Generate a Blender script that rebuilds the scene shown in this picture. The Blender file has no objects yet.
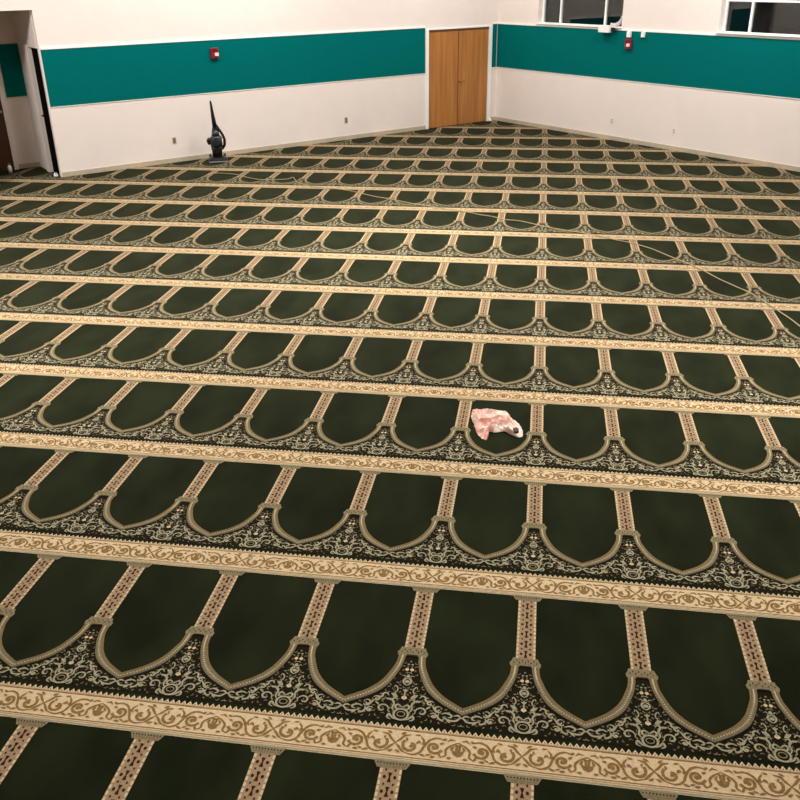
import bpy, bmesh, math, random
import numpy as np
from mathutils import Matrix, Vector
random.seed(7)
scene = bpy.context.scene
COL = scene.collection

# ---------------------------------------------------------------- camera
def rotm(a, ax): return Matrix.Rotation(a, 4, ax)
cam_d = bpy.data.cameras.new('camera'); cam_d.sensor_width = 36; cam_d.sensor_fit = 'HORIZONTAL'
cam_d.lens = 36 * 880.0 / 800.0; cam_d.clip_start = .05; cam_d.clip_end = 200
cam = bpy.data.objects.new('camera', cam_d); COL.objects.link(cam)
cam.matrix_world = Matrix.Translation((-0.0915, -2.8955, 3.3136)) @ rotm(0.15812, 'Z') @ rotm(1.11562, 'X') @ rotm(-0.01316, 'Z')
scene.camera = cam

# ---------------------------------------------------------------- room frame
CX, CY = -1.22, 19.348                       # the far corner of the hall
DL = Vector((.71412, .70002, 0)); NL = Vector((-.70002, .71412, 0))   # left wall: along, outwards
DR = Vector((.71684, -.69724, 0)); NR = Vector((.69724, .71684, 0))   # right wall
CORNER = Vector((CX, CY, 0))
AL = math.atan2(DL.y, DL.x); AR = math.atan2(DR.y, DR.x)
ROOM = 19.5                                  # length of each wall
CEIL = 5.6

# ---------------------------------------------------------------- world, exposure, lamps
w = bpy.data.worlds.new('night'); scene.world = w; w.use_nodes = True
w.node_tree.nodes['Background'].inputs[0].default_value = (.010, .012, .016, 1)
w.node_tree.nodes['Background'].inputs[1].default_value = .3
scene.view_settings.view_transform = 'Standard'; scene.view_settings.look = 'None'
scene.view_settings.gamma = 1; scene.view_settings.use_curve_mapping = False
scene.view_settings.exposure = 0.0
def ceiling_lamp(a, b, power, spread=180, z=CEIL - .2, size=1.2):
    l = bpy.data.lights.new('ceiling_lamp', 'AREA'); l.shape = 'SQUARE'; l.size = size
    l.energy = power; l.color = (1.0, .982, .965); l.spread = math.radians(spread)
    o = bpy.data.objects.new('ceiling_lamp', l); COL.objects.link(o)
    p = CORNER - DL * a + DR * b; o.location = (p.x, p.y, z)
    o.rotation_euler = (0, 0, AL)
for a, b, pw, sp in ((2.2, 2.2, 115, 180), (6.4, 2.6, 185, 180), (9.4, 2.9, 150, 180), (14.2, 2.9, 370, 180), (2.2, 7.2, 230, 180), (2.2, 12.5, 190, 180),
                     (8.0, 7.5, 280, 120), (13.5, 8.0, 190, 120), (8.0, 13.5, 220, 120), (14.0, 14.0, 80, 120)):
    ceiling_lamp(a, b, pw, sp)

# ---------------------------------------------------------------- materials
def lin(c):
    return tuple(((v / 255) / 12.92 if v / 255 <= .04045 else ((v / 255 + .055) / 1.055) ** 2.4) for v in c)
def mat(name, rgb, rough=.6, var=.0, scale=8.0, metal=0, sheen=0, bump=0, ior=1.45, rgb2=None, stretch=None, detail=3, spec=.5, coat=0, wave=None):
    m = bpy.data.materials.new(name); m.use_nodes = True
    nt = m.node_tree; b = nt.nodes['Principled BSDF']
    b.inputs['Roughness'].default_value = rough; b.inputs['Metallic'].default_value = metal
    b.inputs['IOR'].default_value = ior; b.inputs['Specular IOR Level'].default_value = spec
    if sheen:
        b.inputs['Sheen Weight'].default_value = sheen; b.inputs['Sheen Roughness'].default_value = .35
        b.inputs['Sheen Tint'].default_value = (1.0, .90, .58, 1)
    if coat: b.inputs['Coat Weight'].default_value = coat
    c1 = (*lin(rgb), 1); b.inputs['Base Color'].default_value = c1
    if var or rgb2:
        tc = nt.nodes.new('ShaderNodeTexCoord'); mp = nt.nodes.new('ShaderNodeMapping')
        nt.links.new(tc.outputs['Object'], mp.inputs['Vector'])
        if stretch:
            mp.inputs['Scale'].default_value = stretch[:3]
            if len(stretch) > 3: mp.inputs['Rotation'].default_value = (0, 0, stretch[3])
        n = nt.nodes.new('ShaderNodeTexNoise'); n.inputs['Scale'].default_value = scale; n.inputs['Detail'].default_value = detail
        nt.links.new(mp.outputs['Vector'], n.inputs['Vector'])
        r = nt.nodes.new('ShaderNodeValToRGB'); r.color_ramp.elements[0].position = .35; r.color_ramp.elements[1].position = .65
        if rgb2: ca, cb = (*lin(rgb2), 1), c1
        else:
            ca = tuple(v * (1 - var) for v in c1[:3]) + (1,); cb = tuple(min(1, v * (1 + var)) for v in c1[:3]) + (1,)
        r.color_ramp.elements[0].color = ca; r.color_ramp.elements[1].color = cb
        nt.links.new(n.outputs['Fac'], r.inputs['Fac']); nt.links.new(r.outputs['Color'], b.inputs['Base Color'])
        if bump:
            bp = nt.nodes.new('ShaderNodeBump'); bp.inputs['Strength'].default_value = bump; bp.inputs['Distance'].default_value = .01
            nt.links.new(n.outputs['Fac'], bp.inputs['Height']); nt.links.new(bp.outputs['Normal'], b.inputs['Normal'])
    return m
SH = .07
M = dict(
    wall=mat('cream_wall_paint', (238, 226, 218), .8, .012, 3),
    ceil=mat('ceiling_paint', (232, 224, 210), .9, .02, 2),
    teal=mat('teal_fabric', (0, 104, 102), .9, .04, 30, spec=.05),
    trimw=mat('white_painted_trim', (248, 250, 246), .4, .01, 5),
    base=mat('beige_baseboard', (190, 176, 152), .6, .05, 9),
    wood=mat('oak_veneer', (186, 126, 64), .5, rgb2=(166, 106, 50), scale=3.2, stretch=(4, 4, .22), detail=5),
    woodd=mat('oak_head_strip', (128, 78, 38), .5, .1, 5, stretch=(1, 4, 6)),
    brown=mat('dark_brown_door_paint', (74, 42, 26), .45, .1, 4, stretch=(4, 4, .3)),
    dark=mat('door_shade_black', (6, 4, 3), .9, .1, 5, spec=.05),
    brass=mat('brass', (190, 140, 80), .3, .05, 10, metal=1),
    steel=mat('satin_steel', (190, 190, 190), .3, .05, 10, metal=1),
    red=mat('red_plastic', (150, 22, 46), .35, .04, 10),
    lens=mat('strobe_lens', (245, 225, 220), .15, .02, 10),
    white=mat('white_plastic', (245, 245, 240), .4, .01, 10),
    black=mat('black_plastic', (16, 16, 18), .3, .1, 12),
    greyp=mat('grey_plastic', (120, 124, 124), .4, .05, 12),
    tealp=mat('smoky_teal_plastic', (34, 43, 45), .2, .2, 20),
    palecloth=mat('pale_cloth', (200, 192, 188), .8, .06, 20),
    tan=mat('tan_plate_plastic', (165, 148, 122), .5, .05, 10),
    cord=mat('yellow_tan_cord', (150, 135, 92), .5, .05, 30),
    asphalt=mat('asphalt', (60, 60, 60), .9, .1, 3),
    floor=mat('floor_underlay', (40, 42, 30), .95, .1, 3),
)
# carpet yarns
Y = [
    mat('yarn_dark_green', (28, 33, 17), .95, rgb2=(18, 22, 10), scale=2.0, stretch=(1.6, .8, 1, .7), sheen=SH, spec=.04, detail=2),
    mat('yarn_cream', (190, 167, 132), .95, .10, 60, sheen=SH, spec=.04),
    mat('yarn_brown', (122, 94, 56), .95, .12, 60, sheen=SH, spec=.04),
    mat('yarn_olive', (104, 96, 72), .95, .16, 90, sheen=SH, spec=.04),
    mat('yarn_pale_olive', (144, 138, 112), .95, .14, 70, sheen=SH, spec=.04),
    mat('yarn_black_brown', (24, 21, 12), .95, .1, 20, sheen=SH, spec=.04),
    mat('yarn_tan', (142, 120, 92), .95, .10, 60, sheen=SH, spec=.04),
    mat('yarn_maroon', (54, 26, 15), .95, .10, 60, sheen=SH, spec=.04),
    mat('yarn_light_olive', (118, 108, 82), .95, .16, 90, sheen=SH, spec=.04),
]
DG, CR, BR, OL, PO, BB, TN, MR, LO = range(9)

# window glass
def glass():
    m = bpy.data.materials.new('window_glass'); m.use_nodes = True
    b = m.node_tree.nodes['Principled BSDF']; b.inputs['Transmission Weight'].default_value = 1
    b.inputs['Roughness'].default_value = 0; b.inputs['IOR'].default_value = 1.5
    b.inputs['Base Color'].default_value = (.75, .78, .76, 1)
    return m
M['glass'] = glass()

# ---------------------------------------------------------------- helpers
def link(name, mesh, m=None, parent=None, mw=None):
    o = bpy.data.objects.new(name, mesh); COL.objects.link(o)
    if m is not None:
        for k in (m if isinstance(m, (list, tuple)) else [m]): mesh.materials.append(k)
    if parent: o.parent = parent
    if mw is not None: o.matrix_world = mw
    return o
def frame(kind, x=0, y=0, z=0):
    """wall frames: x along the wall rightwards, y outwards (negative = into the hall)"""
    a = {'L': AL, 'R': AR, 'C': 0}[kind]
    if kind == 'C': return Matrix.Translation((x, y, z))
    return Matrix.Translation(CORNER) @ rotm(a, 'Z') @ Matrix.Translation((x, y, z))
def bx(bm, x0, x1, y0, y1, z0, z1, bev=0, mi=0):
    v = [bm.verts.new((x, y, z)) for x in (x0, x1) for y in (y0, y1) for z in (z0, z1)]
    fs = [(0, 1, 3, 2), (4, 6, 7, 5), (0, 4, 5, 1), (2, 3, 7, 6), (0, 2, 6, 4), (1, 5, 7, 3)]
    F = [bm.faces.new([v[i] for i in f]) for f in fs]
    for f in F: f.material_index = mi
    if bev:
        es = list({e for f in F for e in f.edges})
        bmesh.ops.bevel(bm, geom=es, offset=bev, segments=2, affect='EDGES', profile=.5)
def tube(bm, pts, rad, n=10, cap=True):
    pts = [Vector(p) for p in pts]; rings = []; up = Vector((0, 0, 1)); prev = None
    for i, p in enumerate(pts):
        t = (pts[min(i + 1, len(pts) - 1)] - pts[max(i - 1, 0)]).normalized()
        if prev is None:
            a = t.cross(up)
            if a.length < .05: a = t.cross(Vector((0, 1, 0)))
            a.normalize()
        else: a = (prev - t * prev.dot(t)).normalized()
        prev = a; b = t.cross(a); r = rad[i] if isinstance(rad, (list, tuple)) else rad
        rings.append([bm.verts.new(p + (a * math.cos(2 * math.pi * k / n) + b * math.sin(2 * math.pi * k / n)) * r) for k in range(n)])
    for r0, r1 in zip(rings, rings[1:]):
        for k in range(n): bm.faces.new((r0[k], r0[(k + 1) % n], r1[(k + 1) % n], r1[k]))
    if cap: bm.faces.new(rings[0]); bm.faces.new(rings[-1][::-1])
def loft(bm, secs, n=20, power=3.0):
    """stacked superellipse sections (cx, cy, z, rx, ry)"""
    rings = []
    for cx, cy, z, rx, ry in secs:
        r = []
        for k in range(n):
            a = 2 * math.pi * k / n; c, s = math.cos(a), math.sin(a)
            r.append(bm.verts.new((cx + rx * math.copysign(abs(c) ** (2 / power), c), cy + ry * math.copysign(abs(s) ** (2 / power), s), z)))
        rings.append(r)
    for r0, r1 in zip(rings, rings[1:]):
        for k in range(n): bm.faces.new((r0[k], r0[(k + 1) % n], r1[(k + 1) % n], r1[k]))
    bm.faces.new(rings[0][::-1]); bm.faces.new(rings[-1])
def done(name, bm, m, parent=None, mw=None, smooth=False):
    bmesh.ops.recalc_face_normals(bm, faces=bm.faces)
    me = bpy.data.meshes.new(name); bm.to_mesh(me); bm.free()
    if smooth:
        for p in me.polygons: p.use_smooth = True
    o = link(name, me, m)
    if parent: o.parent = parent
    elif mw is not None: o.matrix_world = mw
    return o
def tag(o, label, cat, group=None):
    o['label'] = label; o['category'] = cat
    if group: o['group'] = group
    return o
def thing(name, label, cat, mw, group=None):
    o = bpy.data.objects.new(name, None); COL.objects.link(o); o.matrix_world = mw; o.empty_display_size = .1
    return tag(o, label, cat, group)
def struct(o): o['kind'] = 'structure'; return o
def boxes(name, m, lst, parent=None, mw=None, bev=0):
    bm = bmesh.new()
    for b in lst: bx(bm, *b, bev=bev)
    return done(name, bm, m, parent, mw)
def boxes_at(name, m, lst, kind, bev=0):
    """boxes in wall coordinates, the object's origin at its own foot"""
    xs = [v for b in lst for v in b[:2]]; ys = [v for b in lst for v in b[2:4]]; zs = [v for b in lst for v in b[4:6]]
    ox, oy, oz = (min(xs) + max(xs)) / 2, (min(ys) + max(ys)) / 2, min(zs)
    l2 = [(b[0] - ox, b[1] - ox, b[2] - oy, b[3] - oy, b[4] - oz, b[5] - oz) for b in lst]
    return boxes(name, m, l2, None, frame(kind, ox, oy, oz), bev)

# ---------------------------------------------------------------- room shell
T = .10
OP0, OP1, OPZ = -11.45, -10.38, 2.775         # alcove opening in the left wall; unseen left edge narrowed to cut its light
DO0, DO1, DOZ = -2.03, -.27, 2.10            # wooden double door
AD = 1.30                                    # alcove depth
struct(boxes_at('wall_left', M['wall'], [
    (-ROOM, OP0, 0, T, 0, CEIL), (OP0, OP1, 0, T, OPZ, CEIL), (OP1, DO0, 0, T, 0, CEIL),
    (DO0, DO1, 0, T, DOZ, CEIL), (DO0, DO1, .07, T, 0, DOZ), (DO1, T, 0, T, 0, CEIL)], 'L'))
W1 = (1.28, 3.64); W2 = (5.90, 8.26); WZ0, WZ1 = 2.19, 3.62
struct(boxes_at('wall_right', M['wall'], [
    (0, ROOM, 0, T + .14, 0, WZ0), (0, ROOM, 0, T + .14, WZ1, CEIL), (0, W1[0], 0, T + .14, WZ0, WZ1),
    (W1[1], W2[0], 0, T + .14, WZ0, WZ1), (W2[1], ROOM, 0, T + .14, WZ0, WZ1)], 'R'))
# the two walls behind the viewer
P_l = CORNER - DL * ROOM; P_r = CORNER + DR * ROOM
def wall_from(name, p, d, length):
    a = math.atan2(d.y, d.x)
    return struct(boxes(name, M['wall'], [(0, length, 0, T, 0, CEIL)], None, Matrix.Translation(p) @ rotm(a, 'Z')))
wall_from('wall_back', P_r, -DL, ROOM + .3)
wall_from('wall_near', P_l, DR, ROOM + .3)
bm = bmesh.new()
P4 = P_l + DR * (ROOM + .2)
def slab(name, z0, z1, m):
    bm = bmesh.new(); e = 1.9
    base = [P_l - DL * .3 + NL * e, CORNER + NL * e + NR * .3 + DL * .2, P_r + NR * .3 + DR * .3, P4 - NR * .3 + DR * .3 - DL * .3]
    v0 = [bm.verts.new((p.x, p.y, z0)) for p in base]; v1 = [bm.verts.new((p.x, p.y, z1)) for p in base]
    bm.faces.new(v0); bm.faces.new(v1[::-1])
    for i in range(4): bm.faces.new((v0[i], v0[(i + 1) % 4], v1[(i + 1) % 4], v1[i]))
    return struct(done(name, bm, m))
slab('floor', -.16, -.011, M['floor']); slab('ceiling', CEIL, CEIL + .1, M['ceil'])
# alcove behind the left wall
struct(boxes_at('wall_alcove_back', M['wall'], [(OP0 - .8, OP1 + .02, AD, AD + .1, 0, 3.3)], 'L'))
DR0, DR1 = .10, .60                          # doorway in the alcove's right-hand side
X = OP1 - .02
struct(boxes_at('wall_alcove_side', M['wall'], [
    (X, X + .1, T, AD, 2.17, 3.3), (X, X + .1, DR1, AD, 0, 2.17), (X + .09, X + .1, T, DR1, 0, 2.17)], 'L'))
struct(boxes_at('wall_alcove_far', M['wall'], [(OP0 - .9, OP0 - .8, T, AD, 0, 3.3)], 'L'))
struct(boxes_at('ceiling_alcove', M['ceil'], [(OP0 - .9, OP1 + .1, T, AD + .1, 3.3, 3.36)], 'L'))

# baseboards
struct(boxes_at('baseboard_left', M['base'], [(OP1 + .02, DO0 - .09, -.014, 0, 0, .085), (-.17, 0, -.014, 0, 0, .085)], 'L', .002))
struct(boxes_at('baseboard_right', M['base'], [(0.014, ROOM, -.014, 0, 0, .085)], 'R', .002))
struct(boxes_at('baseboard_alcove', M['base'], [(OP1 - .42, OP1 - .02, AD - .014, AD, 0, .085)], 'L', .002))
struct(boxes_at('trim_1', M['wall'], [(OP1 - .006, OP1 + .018, -.006, 0, 0, 2.15)], 'L', .002))   # corner bead of the opening

# wooden double door
d1 = bpy.data.objects.new('door_1', None); COL.objects.link(d1); d1.matrix_world = frame('L', (DO0 + DO1) / 2, 0, 0); struct(d1)
hw = (DO1 - DO0) / 2; LW = -.012
for sgn in (-1, 1):
    a, b = (-hw + .006, LW - .002) if sgn < 0 else (LW + .002, hw - .006)
    boxes('door_leaf', M['wood'], [(a, b, .012, .055, .008, DOZ - .045)], d1, bev=.002)
boxes('astragal', M['woodd'], [(LW - .012, LW + .010, .004, .02, .01, DOZ - .045)], d1, bev=.002)
boxes('head_strip', M['woodd'], [(-hw, hw, .004, .06, DOZ - .043, DOZ)], d1, bev=.002)
boxes('door_frame', M['trimw'], [(-hw - .085, -hw, -.022, .012, 0, DOZ + .035), (hw, hw + .095, -.022, .012, 0, DOZ + .035),
                                 (-hw, hw, -.022, .012, DOZ, DOZ + .035)], d1, bev=.003)
bm = bmesh.new(); tube(bm, [(LW + .06, .012, .985), (LW + .06, -.045, .985)], .011, 10)
tube(bm, [(LW + .06, -.04, .985), (LW + .10, -.045, .985), (LW + .17, -.04, .98)], [.011, .010, .008], 10)
tube(bm, [(LW + .06, .012, .985), (LW + .06, .004, .985)], .032, 16)
done('door_handle', bm, M['brass'], d1, smooth=True)

# alcove doors
d2 = bpy.data.objects.new('door_2', None); COL.objects.link(d2); d2.matrix_world = frame('L', OP1 - 1.0, AD, 0); struct(d2)
boxes('door_leaf', M['brown'], [(-.5, .50, -.04, -.002, .01, 2.13)], d2, bev=.003)
boxes('door_frame', M['wall'], [(.50, .575, -.055, -.001, 0, 2.19), (-.575, -.50, -.055, -.001, 0, 2.19), (-.50, .50, -.055, -.001, 2.13, 2.19)], d2, bev=.003)
bm = bmesh.new(); tube(bm, [(.44, -.04, 1.06), (.44, -.09, 1.06)], .012, 10); bmesh.ops.create_uvsphere(bm, u_segments=12, v_segments=8, radius=.03, matrix=Matrix.Translation((.44, -.1, 1.06)))
done('door_knob', bm, M['steel'], d2, smooth=True)
d3 = bpy.data.objects.new('door_3', None); COL.objects.link(d3); d3.matrix_world = frame('L', X, (DR0 + DR1) / 2, 0); struct(d3)
h3 = (DR1 - DR0) / 2
boxes('door_leaf', M['dark'], [(.05, .085, -h3 + .002, h3 - .002, .01, 2.15)], d3)  # brown door in shadow: the shade is painted into the leaf as near-black
boxes('door_frame', M['wall'], [(-.03, .0, h3, h3 + .16, 0, 2.2)], d3, bev=.003)
bm = bmesh.new(); tube(bm, [(.05, h3 - .09, 1.02), (-.0, h3 - .09, 1.02), (-.005, h3 - .19, 1.02)], .012, 8)
done('door_handle', bm, M['black'], d3, smooth=True)

# teal panels with white cap trims
def teal_panel(label, kind, spans, z0=1.215, z1=2.15, y0=-.010, y1=0, cap=True):
    x0, x1 = spans
    t = thing('teal_wall_panel', label, 'wall panel', frame(kind, (x0 + x1) / 2, (y0 + y1) / 2, z0), 'teal fabric panels around the hall')
    h = (x1 - x0) / 2; d = (y1 - y0) / 2
    boxes('fabric_face', M['teal'], [(-h, h, -d, d, 0, z1 - z0)], t, bev=.003)
    if cap:
        boxes('cap_trim', M['trimw'], [(-h, h, -d - .012, d, z1 - z0, z1 - z0 + .036)], t, bev=.003)
        boxes('bottom_trim', M['trimw'], [(-h, h, -d - .001, d, -.012, 0)], t, bev=.002)
    return t
teal_panel('long teal fabric wall panel left of the wooden double door', 'L', (OP1 + .022, DO0 - .095))
teal_panel('narrow strip of teal panel between the wooden door and the room corner', 'L', (DO1 + .105, -.032))
teal_panel('long teal fabric wall panel under the windows on the right wall', 'R', (0.0, ROOM - .1), z1=2.148)
teal_panel('dark shaded teal panel on the back wall of the left alcove', 'L', (OP1 - .38, OP1 - .02), z0=1.29, z1=2.19, y0=AD - .025, y1=AD, cap=False)

# windows
def window(n, span, mull):
    wd = bpy.data.objects.new(f'window_{n}', None); COL.objects.link(wd)
    c = (span[0] + span[1]) / 2; wd.matrix_world = frame('R', c, 0, WZ0); struct(wd)
    a, b = span[0] - c, span[1] - c; H = WZ1 - WZ0; f = .03
    fr = [(a, b, .14, .20, 0, f), (a, b, .14, .20, H - f, H), (a, a + f, .14, .20, f, H - f), (b - f, b, .14, .20, f, H - f),
          (a + f, b - f, .15, .19, .53, .565)]
    boxes('window_frame', M['trimw'], fr, wd, bev=.002)
    for m in mull: boxes('mullion', M['trimw'], [(m - c - .019, m - c + .019, .135, .205, f, H - f)], wd, bev=.002)
    ed = [a + f] + [m - c for m in mull] + [b - f]
    for p0, p1 in zip(ed, ed[1:]):
        boxes('glass_pane', M['glass'], [(p0 + .01, p1 - .01, .168, .174, f - .005, H - f + .005)], wd)
    boxes('window_sill', M['trimw'], [(a - .02, b + .02, -.055, .14, 0.0, .022)], wd, bev=.004)
window(1, W1, (1.815, 3.07)); window(2, W2, (6.44, 7.72))

# night outside: dark yard
bm = bmesh.new(); bx(bm, -6, 14, T + .1, 30, -.3, -.2)
struct(done('ground_outside', bm, M['asphalt'], None, frame('R')))

# ---------------------------------------------------------------- prayer carpet
TW, TP = .6, 1.29225
polys = []            # (list of (x, y), z, material)
def poly(pts, z, m): polys.append(([(float(a), float(b)) for a, b in pts], z, m))
def mirror(fn):
    n0 = len(polys); fn()
    for pts, z, m in polys[n0:]: pass
    for pts, z, m in list(polys[n0:]): polys.append(([(-a, b) for a, b in pts][::-1], z, m))
def catmull(P, n=6):
    P = [np.array(p, float) for p in P]; P = [2 * P[0] - P[1]] + P + [2 * P[-1] - P[-2]]; out = []
    for i in range(1, len(P) - 2):
        for k in range(n):
            t = k / n; a, b, c, d = P[i - 1:i + 3]
            out.append(.5 * ((2 * b) + (c - a) * t + (2 * a - 5 * b + 4 * c - d) * t * t + (-a + 3 * b - 3 * c + d) * t ** 3))
    out.append(P[-2]); return out
def ribbon(P, wd, z, m, taper=False):
    P = [np.array(p, float) for p in P]; L, R_ = [], []
    for i, p in enumerate(P):
        t = P[min(i + 1, len(P) - 1)] - P[max(i - 1, 0)]; t = t / (np.hypot(*t) + 1e-9); n = np.array([-t[1], t[0]])
        ww = wd / 2 * ((1 - .65 * abs(2 * i / (len(P) - 1) - 1) ** 2) if taper else 1)
        L.append(p + n * ww); R_.append(p - n * ww)
    for i in range(len(P) - 1): poly([R_[i], R_[i + 1], L[i + 1], L[i]], z, m)
def dot(x, y, rx, ry, z, m, n=7, a0=0):
    poly([(x + rx * math.cos(a0 + 2 * math.pi * k / n), y + ry * math.sin(a0 + 2 * math.pi * k / n)) for k in range(n)], z, m)
def spiral(cx, cy, r, a0, turns, n=11, shrink=.72):
    return [(cx + r * (1 - shrink * k / n) * math.cos(a0 + turns * 2 * math.pi * k / n), cy + r * (1 - shrink * k / n) * math.sin(a0 + turns * 2 * math.pi * k / n)) for k in range(n + 1)]
def leaf(x, y, l, wd, a, z, m):
    c, s = math.cos(a), math.sin(a)
    poly([(x + c * u - s * v, y + s * u + c * v) for u, v in ((0, 0), (l * .35, -wd / 2), (l * .75, -wd * .35), (l, 0), (l * .75, wd * .35), (l * .35, wd / 2))], z, m)
Z1, Z2, Z3, Z4 = .0010, .0024, .0038, .0052
# field
poly([(-.3, 0), (.3, 0), (.3, TP), (-.3, TP)], 0, DG)
poly([(-.3, TP), (.3, TP), (.3, 0), (-.3, 0)], -.010, DG)
# band
BW = .204
poly([(-.3, 0), (.3, 0), (.3, BW), (-.3, BW)], Z1, CR)
for v, ww, m in ((.004, .008, PO), (.030, .005, BR), (.019, .003, TN), (.190, .005, BR), (.198, .003, TN)):
    poly([(-.3, v), (.3, v), (.3, v + ww), (-.3, v + ww)], Z2, m)
for k in range(20):
    x = -.3 + .03 * k
    poly([(x, BW), (x + .03, BW), (x + .015, BW + .024)], Z1, CR); dot(x + .015, BW + .005, .004, .004, Z2, MR, 4)
def band_half():
    ribbon(spiral(.075, .103, .042, math.pi * .75, .9), .015, Z2, BR)
    ribbon([(0, .112), (.022, .135), (.04, .160), (.07, .168)], .014, Z2, BR, True)
    ribbon([(.0, .112), (.018, .092), (.035, .070), (.05, .060)], .014, Z2, BR, True)
    ribbon(catmull([(.045, .062), (.09, .052), (.125, .072), (.14, .11), (.165, .15), (.20, .165), (.235, .155)], 3), .013, Z2, BR, True)
    ribbon(spiral(.188, .108, .040, math.pi * 1.9, -1.05), .015, Z2, BR)
    dot(.186, .105, .012, .012, Z3, BR); dot(.078, .10, .010, .008, Z3, BR)
    ribbon(catmull([(.118, .165), (.135, .140), (.128, .115)], 3), .012, Z2, BR, True)
    ribbon(catmull([(.225, .055), (.245, .070), (.243, .100), (.262, .125), (.30, .150)], 3), .013, Z2, BR, True)
    leaf(.30, .065, .05, .022, math.radians(125), Z2, BR); leaf(.30, .065, .07, .018, math.radians(98), Z2, BR)
    ribbon([(.248, .150), (.262, .166), (.285, .160)], .012, Z2, BR, True)
    leaf(.12, .06, .035, .014, math.radians(-20), Z2, BR); leaf(.15, .055, .03, .012, math.radians(20), Z2, BR)
    leaf(.09, .168, .03, .012, math.radians(10), Z2, BR); leaf(.10, .115, .028, .011, math.radians(60), Z3, BR)
    for x, y, a, l in ((.02, .165, 30, .03), (.055, .13, 100, .02), (.16, .10, 80, .03), (.21, .075, -60, .03), (.15, .13, 200, .025), (.265, .10, 60, .03), (.28, .13, 0, .03),
                       (.03, .055, 150, .03), (.245, .165, 200, .025), (.105, .135, -30, .022), (.06, .085, 200, .02), (.21, .13, 20, .025), (.17, .05, 5, .03), (.275, .055, 180, .025)):
        leaf(x, y, l, .013, math.radians(a), Z3, BR)

mirror(band_half)
# spandrel ground and arch
inn = catmull([(.071, .705), (.074, .66), (.085, .613), (.129, .510), (.199, .431), (.300, .365)], 4)
out = catmull([(.031, .705), (.036, .655), (.054, .576), (.103, .464), (.181, .388), (.300, .318)], 4)
def mixc(t): return [i * (1 - t) + o * t for i, o in zip(inn, out)]
def strip(t0, t1, z, m):
    a, b = mixc(t0), mixc(t1)
    for i in range(len(a) - 1): poly([a[i], b[i], b[i + 1], a[i + 1]], z, m)
def arch_half():
    lo = [np.array((p[0], max(.232, p[1] - .50 * (p[1] - .232) - 9))) for p in out]
    for i in range(len(out) - 1):
        a, b = out[i], out[i + 1]
        poly([(0 if i == 0 else a[0], .240), (b[0], .240), (b[0], b[1]), (a[0], a[1])], Z1, BB) if i else poly([(0, .240), (b[0], .240), (b[0], b[1]), (a[0], a[1]), (0, a[1])], Z1, BB)
    strip(0, 1, Z2, OL); strip(.30, .42, Z3, LO); strip(.58, .70, Z3, LO); strip(.92, 1.02, Z3, BB); strip(-.06, .04, Z3, BR)
    a = mixc(.5)
    for i in range(0, len(a) - 1):
        for t in (.25, .75):
            p = a[i] * (1 - t) + a[i + 1] * t; dot(p[0], p[1], .0045, .0045, Z4, CR, 4)
mirror(arch_half)
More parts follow.
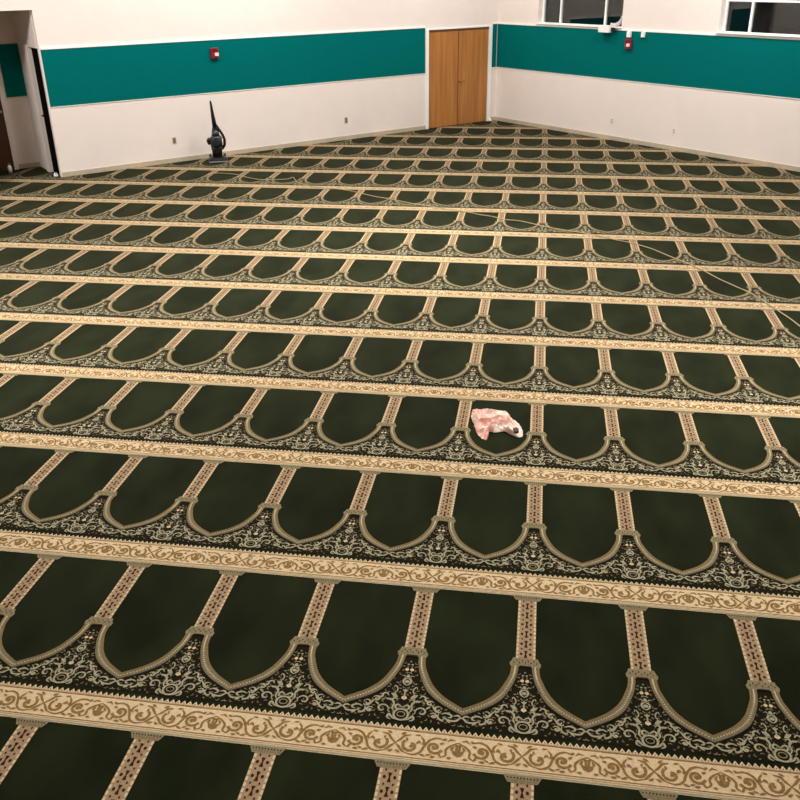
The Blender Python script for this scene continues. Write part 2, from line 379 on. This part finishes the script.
# scroll work
SW = .0105
def scroll_half():
    R = lambda P, m=PO, ww=SW, tp=True: ribbon(P, ww, Z3, m, tp)
    R([(.036 * math.cos(t), .288 + .036 * math.sin(t)) for t in np.linspace(-math.pi / 2, math.pi / 2, 9)], tp=False)
    R([(.020 * math.cos(t), .290 + .016 * math.sin(t)) for t in np.linspace(-math.pi / 2, math.pi / 2, 6)], tp=False, ww=.006, m=LO)
    R(catmull([(0, .335), (.02, .350), (.034, .343), (.030, .325), (.012, .322)], 3))
    R(catmull([(.012, .252), (.04, .262), (.058, .284), (.066, .262), (.046, .250)], 3))
    R(catmull([(.036, .30), (.050, .325), (.044, .352), (.055, .375), (.048, .392), (.030, .384)], 3))
    R(spiral(.098, .316, .033, math.pi * 1.15, -1.0))
    leaf(.030, .395, .050, .020, math.radians(38), Z3, PO); leaf(.052, .380, .040, .014, math.radians(5), Z3, PO)
    leaf(.045, .402, .03, .012, math.radians(80), Z3, PO)
    leaf(0, .385, .030, .030, math.radians(90), Z3, CR)
    R([(0, .40), (0, .46)], ww=.008, tp=False); leaf(.0, .44, .022, .009, math.radians(50), Z3, PO)
    R(catmull([(.052, .425), (.040, .445), (.044, .468), (.056, .478), (.060, .462)], 3), ww=.007)
    R(catmull([(.0, .485), (.016, .500), (.020, .520), (.010, .532), (0, .534)], 3), m=PO)
    dot(.0, .512, .013, .011, Z3, PO); dot(0, .552, .009, .012, Z3, PO)
    R([(.006, .542), (.022, .556), (.034, .550)], ww=.006)
    dot(.013, .600, .010, .011, Z3, CR, 8); R([(.0, .575), (.014, .583)], ww=.007); dot(.010, .638, .007, .005, Z3, PO); dot(.0, .66, .006, .006, Z3, LO)
    # along the arch
    R(catmull([(.078, .405), (.092, .422), (.108, .414), (.110, .396), (.126, .385), (.140, .393)], 3))
    R(spiral(.135, .378, .019, .4, 1.0, 9)); R(spiral(.178, .345, .020, .9, .9, 9))
    R(catmull([(.140, .372), (.155, .355), (.166, .335), (.186, .325), (.196, .335)], 3))
    leaf(.118, .340, .028, .012, math.radians(35), Z3, PO); leaf(.112, .372, .024, .012, math.radians(150), Z3, LO)
    # lower chain
    R(spiral(.160, .300, .020, 2.6, -1.05, 9)); dot(.160, .300, .007, .007, Z3, PO)
    R(catmull([(.186, .318), (.182, .298), (.192, .282), (.208, .278), (.214, .290)], 3))
    R(catmull([(.200, .318), (.220, .326), (.245, .318), (.248, .302), (.232, .298)], 3))
    R(catmull([(.205, .300), (.225, .288), (.250, .280), (.275, .283), (.290, .300), (.300, .302)], 3))
    R(catmull([(.262, .312), (.280, .318), (.300, .302)], 3)); leaf(.225, .284, .03, .011, math.radians(-40), Z3, PO)
    rnd = random.Random(11); placed = []
    for _ in range(900):
        x = rnd.uniform(.006, .297); y = rnd.uniform(.252, .66); i = min(range(len(out)), key=lambda q: abs(out[q][0] - x))
        lim = out[i][1] if x > out[0][0] else .66
        if y > lim - .014 or any((x - a) ** 2 + (y - b) ** 2 < .021 ** 2 for a, b in placed): continue
        placed.append((x, y)); a0 = rnd.uniform(0, 6.28); r0 = rnd.uniform(.007, .011); mm = rnd.choice((OL, OL, LO, BR))
        if rnd.random() < .55: ribbon([(x + r0 * math.cos(a0 + t), y + r0 * math.sin(a0 + t)) for t in (0, .9, 1.8, 2.7)], .006, Z2, mm, True)
        else: leaf(x - .008 * math.cos(a0), y - .008 * math.sin(a0), .018, .009, a0, Z2, mm)
    # faint lower leaves
    for x, a in ((.09, 20), (.12, 160), (.20, 15), (.25, 165)):
        leaf(x, .255, .028, .008, math.radians(a), Z2, DG)
mirror(scroll_half)
# column: collar, shaft, capital
hwid = .052
poly([(-hwid, .755), (hwid, .755), (hwid, 1.262), (-hwid, 1.262)], Z2, TN)
k = 0; v = .772
while v < 1.255:
    for s in (-1, 1): poly([(s * .045 + a, v + b) for a, b in ((-.005, -.011), (.005, -.012), (.007, 0), (.005, .012), (-.005, .011))], Z3, CR)
    v += .033
v = .80
while v < 1.25:
    poly([(-.010, v - .028), (.010, v - .028), (.003, v), (.010, v + .026), (-.010, v + .026), (-.003, v)], Z3, MR)
    for s in (-1, 1):
        dot(s * .024, v, .008, .011, Z3, MR, 6); dot(s * .022, v + .040, .0055, .008, Z3, MR, 5)
    v += .080
poly([(-.078, .703), (.078, .703), (.083, .728), (.072, .745), (.066, .768), (-.066, .768), (-.072, .745), (-.083, .728)], Z3, LO)
poly([(-.030, .703), (.030, .703), (.030, .710), (-.030, .710)], Z4, BB)
for k in range(9): dot(-.060 + .015 * k, .738 + (.008 if k % 2 else -.006), .0045, .007, Z4, MR, 4); dot(-.060 + .015 * k, .722, .004, .004, Z4, BR, 4)
poly([(-.068, 1.250), (.068, 1.250), (.084, 1.283), (.086, TP), (-.086, TP), (-.084, 1.283)], Z3, LO)
for k in range(10): dot(-.068 + .015 * k, 1.277, .0045, .006, Z4, MR, 4); dot(-.061 + .0136 * k, 1.262, .0045, .005, Z4, BR, 4)

# to arrays
tv, tl, tm = [], [], []
for zi, (pts, z, m) in enumerate(polys):
    if z > 0: z += zi * 4e-7
    i0 = len(tv); tv += [(a, b, z) for a, b in pts]; tl.append(list(range(i0, i0 + len(pts)))); tm.append(m)
tv = np.array(tv); tcount = np.array([len(f) for f in tl]); tidx = np.concatenate([np.array(f) for f in tl]); tm = np.array(tm)
C2 = np.array([CX, CY]); nl = np.array(NL[:2]); nr = np.array(NR[:2]); dlv = np.array(DL[:2]); drv = np.array(DR[:2])
OFF = {0: -.016, 1: .009, 2: .006, 3: .016, 4: .005, 5: .009, 6: .008, 7: -.002, 8: .001, 9: -.001, 10: -.004, 11: -.001, 12: .001, 13: -.014, 14: -.010}
carpet = thing('prayer_carpet', 'dark green wall-to-wall prayer carpet woven with rows of tan arched niches', 'carpet', Matrix.Identity(4))
def clip(tile_offs, planes):
    bm = bmesh.new()
    for ox, oy in tile_offs:
        vs = [bm.verts.new((a + ox, b + oy, c)) for a, b, c in tv]
        for f, m in zip(tl, tm): bm.faces.new([vs[i] for i in f]).material_index = int(m)
    for co, no in planes:
        bmesh.ops.bisect_plane(bm, geom=bm.verts[:] + bm.edges[:] + bm.faces[:], plane_co=(co[0], co[1], 0), plane_no=(no[0], no[1], 0), clear_outer=True)
    bm.verts.index_update()
    V = np.array([v.co[:] for v in bm.verts]).reshape(-1, 3); F = [[v.index for v in f.verts] for f in bm.faces]; Mx = [f.material_index for f in bm.faces]
    bm.free(); return V, F, Mx
def strip_mesh(r):
    y0 = r * TP; off = OFF.get(r, -.01)
    ym = y0 + TP; dist = math.hypot(ym + 2.9, 3.3)
    xc = -.16 * (ym + 2.9); half = (ym + 2.9) * .50 + 3.2
    c0 = int(math.floor((xc - half) / TW)); c1 = int(math.ceil((xc + half) / TW))
    whole, main, alc = [], [], []
    for c in range(c0, c1 + 1):
        ox = c * TW + off
        cs = np.array([(ox + sx, y0 + sy) for sx in (-.3, .3) for sy in (0, TP)]) - C2
        a = cs @ nl + .006; b = cs @ nr + .006; s = -(cs @ dlv); e = -((cs - drv * ROOM) @ nl) + .014
        if e.min() > 0: continue
        if a.max() <= 0 and b.max() <= 0 and e.max() <= 0: whole.append((ox, y0)); continue
        if a.min() < 0 and b.min() < 0: main.append((ox, y0))
        if a.max() > 0 and a.min() < AD and s.max() > -OP1 and s.min() < -OP0: alc.append((ox, y0))
    V, CNT, IDX, MI = [], [], [], []; n = 0
    for ox, oy in whole:
        V.append(tv + np.array([ox, oy, 0])); CNT.append(tcount); IDX.append(tidx + n); MI.append(tm); n += len(tv)
    sets = []
    if main: sets.append(clip(main, [(C2 - nl * .004, nl), (C2 - nr * .004, nr), (C2 + drv * ROOM + nl * .012, -nl)]))
    if alc: sets.append(clip(alc, [(C2 - nl * .004, -nl), (C2 + nl * (AD - .004), nl), (C2 + dlv * (OP1 - .024), dlv), (C2 + dlv * OP0, -dlv)]))
    for v_, f_, m_ in sets:
        if len(f_) == 0: continue
        V.append(v_); CNT.append(np.array([len(f) for f in f_])); IDX.append(np.concatenate([np.array(f) for f in f_]) + n); MI.append(np.array(m_)); n += len(v_)
    if not V: return
    V = np.concatenate(V); CNT = np.concatenate(CNT); IDX = np.concatenate(IDX); MI = np.concatenate(MI)
    me = bpy.data.meshes.new('carpet_strip')
    me.vertices.add(len(V)); me.vertices.foreach_set('co', V.astype(np.float32).ravel())
    me.loops.add(len(IDX)); me.loops.foreach_set('vertex_index', IDX.astype(np.int32))
    me.polygons.add(len(CNT)); st = np.concatenate([[0], np.cumsum(CNT)[:-1]])
    me.polygons.foreach_set('loop_start', st.astype(np.int32))
    for y in Y: me.materials.append(y)
    me.polygons.foreach_set('material_index', MI.astype(np.int32)); me.update(calc_edges=True)
    link('carpet_strip', me, None, carpet)
for r in range(-2, 15): strip_mesh(r)

# ---------------------------------------------------------------- pink cloth on the carpet
OUT = [(-.527, 3.657), (-.4, 3.683), (-.251, 3.674), (-.205, 3.57), (-.137, 3.454), (-.101, 3.32), (-.122, 3.234), (-.194, 3.275), (-.243, 3.319),
       (-.32, 3.292), (-.364, 3.295), (-.37, 3.201), (-.39, 3.157), (-.46, 3.257), (-.495, 3.407), (-.53, 3.546)]
cx0, cy0 = -.32, 3.42
def cloth():
    outl = [np.array(p) for p in catmull([(a - cx0, b - cy0) for a, b in OUT + OUT[:1]], 7)][:-1]
    n = len(outl); rings = 26; rnd = random.Random(5)
    outl = [o * (1 + rnd.uniform(-.022, .022)) for o in outl]
    ctr = np.array([-.02, .02])
    creases = [(rnd.uniform(-.22, .2), rnd.uniform(-.2, .24), rnd.uniform(0, math.pi), rnd.uniform(.012, .028), rnd.uniform(.008, .026)) for _ in range(80)]
    def h(p):
        v = 0
        for bx_, by_, a, wd, hh in creases:
            dx, dy = p[0] - bx_, p[1] - by_; u = dx * math.cos(a) + dy * math.sin(a); q = -dx * math.sin(a) + dy * math.cos(a)
            v = max(v, hh * math.exp(-(u / (wd * 3.2)) ** 2) * max(0, 1 - abs(q) / wd))
        return v
    bm = bmesh.new(); R = []
    for k in range(rings + 1):
        t = k / rings; row = []
        for o in outl:
            p = ctr + (o - ctr) * t; prof = (1 - t ** 5) * .030 + .006
            z = prof * .8 + h(p) * 1.6 * (1 - t ** 8)
            row.append(bm.verts.new((p[0], p[1], z if t < 1 else .004)))
            if k == 0: break
        R.append(row)
    for i in range(n): bm.faces.new((R[0][0], R[1][i], R[1][(i + 1) % n]))
    for k in range(1, rings):
        for i in range(n): bm.faces.new((R[k][i], R[k + 1][i], R[k + 1][(i + 1) % n], R[k][(i + 1) % n]))
    bot = [bm.verts.new((o[0] * .98, o[1] * .98, .001)) for o in outl]
    for i in range(n): bm.faces.new((R[-1][i], bot[i], bot[(i + 1) % n], R[-1][(i + 1) % n]))
    bm.faces.new(bot[::-1])
    m = mat('pink_plastic_cloth', (220, 200, 184), .3, rgb2=(200, 124, 108), scale=7, detail=5, spec=.6)
    return done('crumpled_cloth', bm, m, None, Matrix.Translation((cx0, cy0, .004)), smooth=False)
t = thing('crumpled_cloth', 'crumpled pink and white cloth lying in one niche of the green carpet', 'cloth', Matrix.Translation((cx0, cy0, .004)))
o = cloth(); o.parent = t; o.matrix_world = t.matrix_world; o.name = 'folded_fabric'
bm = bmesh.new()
loft(bm, [(.163, -.124, .020, .024, .040), (.163, -.124, .040, .023, .038), (.163, -.124, .043, .014, .028)], 14, 2)  # hole in the cloth: its inner shade is a dark raised patch
done('opening_shade', bm, mat('maroon_hole_shade', (60, 34, 34), .7, .1, 20), t, smooth=True)['label'] = 'dark patch for the shade in an opening at the right end'

# ---------------------------------------------------------------- extension cord
CP = [(-6.043, 12.421), (-5.914, 12.641), (-5.682, 12.628), (-5.465, 12.545), (-5.21, 12.331), (-4.946, 12.191), (-4.698, 12.215), (-4.461, 12.279), (-4.411, 12.434),
      (-4.211, 12.019), (-3.893, 11.738), (-3.594, 11.653), (-3.334, 11.566), (-3.104, 11.441), (-2.906, 11.288), (-2.675, 11.113), (-2.424, 10.986), (-2.242, 10.856),
      (-2.031, 10.718), (-1.796, 10.612), (-1.562, 10.477), (-1.352, 10.374), (-1.146, 10.291), (-.924, 10.133), (-.74, 10.046), (-.556, 9.891), (-.352, 9.84), (-.176, 9.728),
      (-.004, 9.593), (.191, 9.462), (.384, 9.365), (.599, 9.257), (.859, 9.084), (.983, 8.97), (1.138, 8.88), (1.282, 8.749), (1.415, 8.60), (1.556, 8.371),
      (1.695, 8.146), (1.84, 7.926), (1.948, 7.704), (2.065, 7.431), (2.199, 7.185), (2.311, 6.99), (2.391, 6.777), (2.455, 6.56), (2.515, 6.362), (2.575, 6.152),
      (2.62, 5.938), (2.676, 5.701), (2.738, 5.477), (2.80, 5.2), (2.90, 4.9)]
bm = bmesh.new(); P = catmull([(a, b) for a, b in CP], 4)
tube(bm, [(p[0], p[1], .0125) for p in P], .0065, 8)
tag(done('extension_cord', bm, M['cord'], smooth=True), 'thin yellowish extension cord snaking across the carpet towards the right', 'cord')

# ---------------------------------------------------------------- vacuum cleaner (faces the hall: local -y)
vac = thing('vacuum_cleaner', 'black upright vacuum cleaner standing against the left wall', 'vacuum cleaner', frame('L', -7.51, -.46, .003) @ rotm(math.radians(-22), 'Z') @ Matrix.Diagonal((1.1, 1.1, .965, 1)))
bm = bmesh.new(); loft(bm, [(0, -.02, .022, .165, .13), (0, -.02, .05, .165, .13), (0, -.0, .085, .15, .11), (0, .02, .105, .10, .08)], 24, 5)
done('cleaner_head', bm, M['black'], vac, smooth=False)
bm = bmesh.new(); bx(bm, -.165, .165, -.165, -.145, .008, .034, .006); done('front_bumper', bm, M['greyp'], vac)['label'] = 'light grey front edge'
for s in (-1, 1):
    bm = bmesh.new(); tube(bm, [(s * .105, .10, .065), (s * .145, .10, .065)], .065, 20); done('wheel', bm, M['black'], vac)
bm = bmesh.new(); loft(bm, [(0, .02, .09, .085, .075), (0, .03, .20, .088, .085), (0, .035, .26, .10, .09), (0, .04, .30, .09, .08)], 20, 3)
done('motor_housing', bm, M['black'], vac, smooth=True)
bm = bmesh.new(); loft(bm, [(0, .0, .285, .085, .07), (0, .0, .30, .104, .085), (0, .0, .47, .100, .088), (0, .005, .50, .075, .07)], 24, 2.2)
done('dust_bin', bm, M['tealp'], vac, smooth=True)['label'] = 'smoky teal dust bin'
bm = bmesh.new(); loft(bm, [(0, .075, .20, .075, .05), (0, .07, .50, .072, .05), (0, .055, .62, .050, .045), (0, .05, .70, .035, .035)], 18, 2.6)
done('spine', bm, M['black'], vac, smooth=True)
bm = bmesh.new(); loft(bm, [(0, .0, .50, .062, .06), (0, .01, .56, .055, .05), (0, .02, .62, .03, .03)], 18, 2.2)
done('bin_lid', bm, M['tealp'], vac, smooth=True)
bm = bmesh.new(); tube(bm, [(0, .05, .66), (-.012, .055, .82), (-.02, .06, .96), (-.025, .055, 1.06), (-.03, .04, 1.13), (-.035, .02, 1.16)], [.044, .034, .026, .021, .017, .010], 12)
done('handle', bm, M['black'], vac, smooth=True)
bm = bmesh.new(); P = catmull([(.03, .05, ), (0, 0)], 1)
hp = [(.02, .06, .70), (.06, .06, .62), (.115, .05, .52), (.145, .04, .42), (.14, .04, .31), (.10, .05, .24), (.05, .06, .22)]
hs = []
for i in range(len(hp) - 1):
    for k in range(5): hs.append(tuple(np.array(hp[i]) * (1 - k / 5) + np.array(hp[i + 1]) * k / 5))
hs.append(hp[-1]); tube(bm, hs, [.027 if i % 2 else .022 for i in range(len(hs))], 10)
done('hose', bm, M['black'], vac, smooth=True)
bm = bmesh.new(); loft(bm, [(-.115, .04, .33, .03, .03), (-.12, .04, .38, .045, .035), (-.12, .04, .42, .045, .035), (-.11, .04, .46, .025, .03)], 14, 2.2)
done('cord_reel', bm, M['black'], vac, smooth=True)

# ---------------------------------------------------------------- fire alarms, outlets, small fittings
def fire_alarm(label, kind, x, z, y=-.018):
    t = thing('fire_alarm', label, 'fire alarm', frame(kind, x, y, z), 'red fire alarm strobes on the teal panels')
    boxes('alarm_housing', M['red'], [(-.075, .075, -.05, 0, 0, .19)], t, bev=.008)
    boxes('strobe_lens', M['lens'], [(-.010, .062, -.085, -.05, .045, .105)], t, bev=.008)
    boxes('horn_grille', mat('dark_red_plastic', (110, 10, 24), .5, .05, 30), [(-.055, .055, -.059, -.054, .125 + .022 * k, .137 + .022 * k) for k in range(3)], t)
    return t
fire_alarm('red fire alarm with white strobe on the left wall teal panel', 'L', -7.18, 1.825)
fire_alarm('red fire alarm with white strobe on the right wall between the windows', 'R', 3.895, 1.815)
o = boxes_at('conduit_cover', M['white'], [(3.85, 3.935, -.075, -.018, 2.035, 2.145)], 'R', .004); tag(o, 'small white cover directly above the right wall fire alarm', 'wall fitting')
o = boxes_at('wall_clip', M['white'], [(4.20, 4.275, -.066, -.018, 2.05, 2.146)], 'R', .004); tag(o, 'tiny white fitting right of the fire alarm on the right wall', 'wall fitting')
t = thing('junction_box', 'white box fixed at the right end of the left window sill', 'box', frame('R', 3.33, -.056, 2.105))
boxes('box_body', M['white'], [(-.16, .13, -.10, -.001, 0, .135)], t, bev=.006)
boxes('black_plug', M['black'], [(.137, .215, -.06, -.008, .02, .10)], t, bev=.012)
bm = bmesh.new(); tube(bm, [(.125, -.04, .06), (.15, -.04, .06)], .012, 8); done('plug_neck', bm, M['black'], t)
bm = bmesh.new()
pp = catmull([(0, .045), (.09, .03), (.19, .05), (.26, .115), (.285, .20)], 4); rr = [.012 + .026 * math.sin(math.pi * min(1, .12 + .8 * i / (len(pp) - 1))) for i in range(len(pp))]
tube(bm, [(p[0], 0, p[1]) for p in pp], rr, 12)
tag(done('draped_rag', bm, M['palecloth'], None, frame('R', 3.30, .07, 2.212), smooth=True), 'pale grey curved cloth resting on the left window sill above the white box', 'cloth')

def outlet(label, kind, x, z):
    t = thing('wall_outlet', label, 'outlet', frame(kind, x, -.001, z), 'low outlets on the hall walls')
    boxes('cover_plate', M['tan'] if kind == 'L' else M['wall'], [(-.036, .036, -.007, 0, 0, .115)], t, bev=.002)
    for zz in (.025, .068): boxes('socket', M['brown'] if kind == 'L' else M['tan'], [(-.017, .017, -.009, -.006, zz, zz + .026)], t, bev=.001)
outlet('small tan wall outlet left of the vacuum cleaner', 'L', -8.17, .35)
outlet('small wall outlet between the vacuum cleaner and the wooden door', 'L', -4.257, .35)
outlet('faint wall outlet low on the right wall nearer the corner', 'R', 3.617, .33)
outlet('faint wall outlet low on the right wall farther from the corner', 'R', 5.20, .31)
def door_stop(label, kind, x, y):
    t = thing('door_stop', label, 'door stop', frame(kind, x, y, .004))
    bm = bmesh.new(); loft(bm, [(0, 0, 0, .04, .03), (0, 0, .02, .04, .03), (0, 0, .07, .022, .02)], 16, 3); done('rubber_base', bm, M['white'], t, smooth=True)
    bm = bmesh.new(); tube(bm, [(0, 0, .05), (0, -.03, .06)], .014, 10); done('bumper', bm, M['greyp'], t, smooth=True)
door_stop('small white door stop at the right foot of the wooden double door', 'L', -.205, -.075)
door_stop('small white door stop at the foot of the alcove opening edge', 'L', OP1 - .07, .10)
t = thing('bottle', 'small white bottle on the floor by the brown alcove door', 'bottle', frame('L', -11.03, .95, .004))
bm = bmesh.new(); loft(bm, [(0, 0, 0, .035, .035), (0, 0, .11, .037, .037), (0, 0, .15, .018, .018)], 16, 2); done('bottle_body', bm, M['white'], t, smooth=True)
bm = bmesh.new(); loft(bm, [(0, 0, .148, .02, .02), (0, 0, .18, .02, .02)], 14, 2); done('bottle_cap', bm, M['greyp'], t)
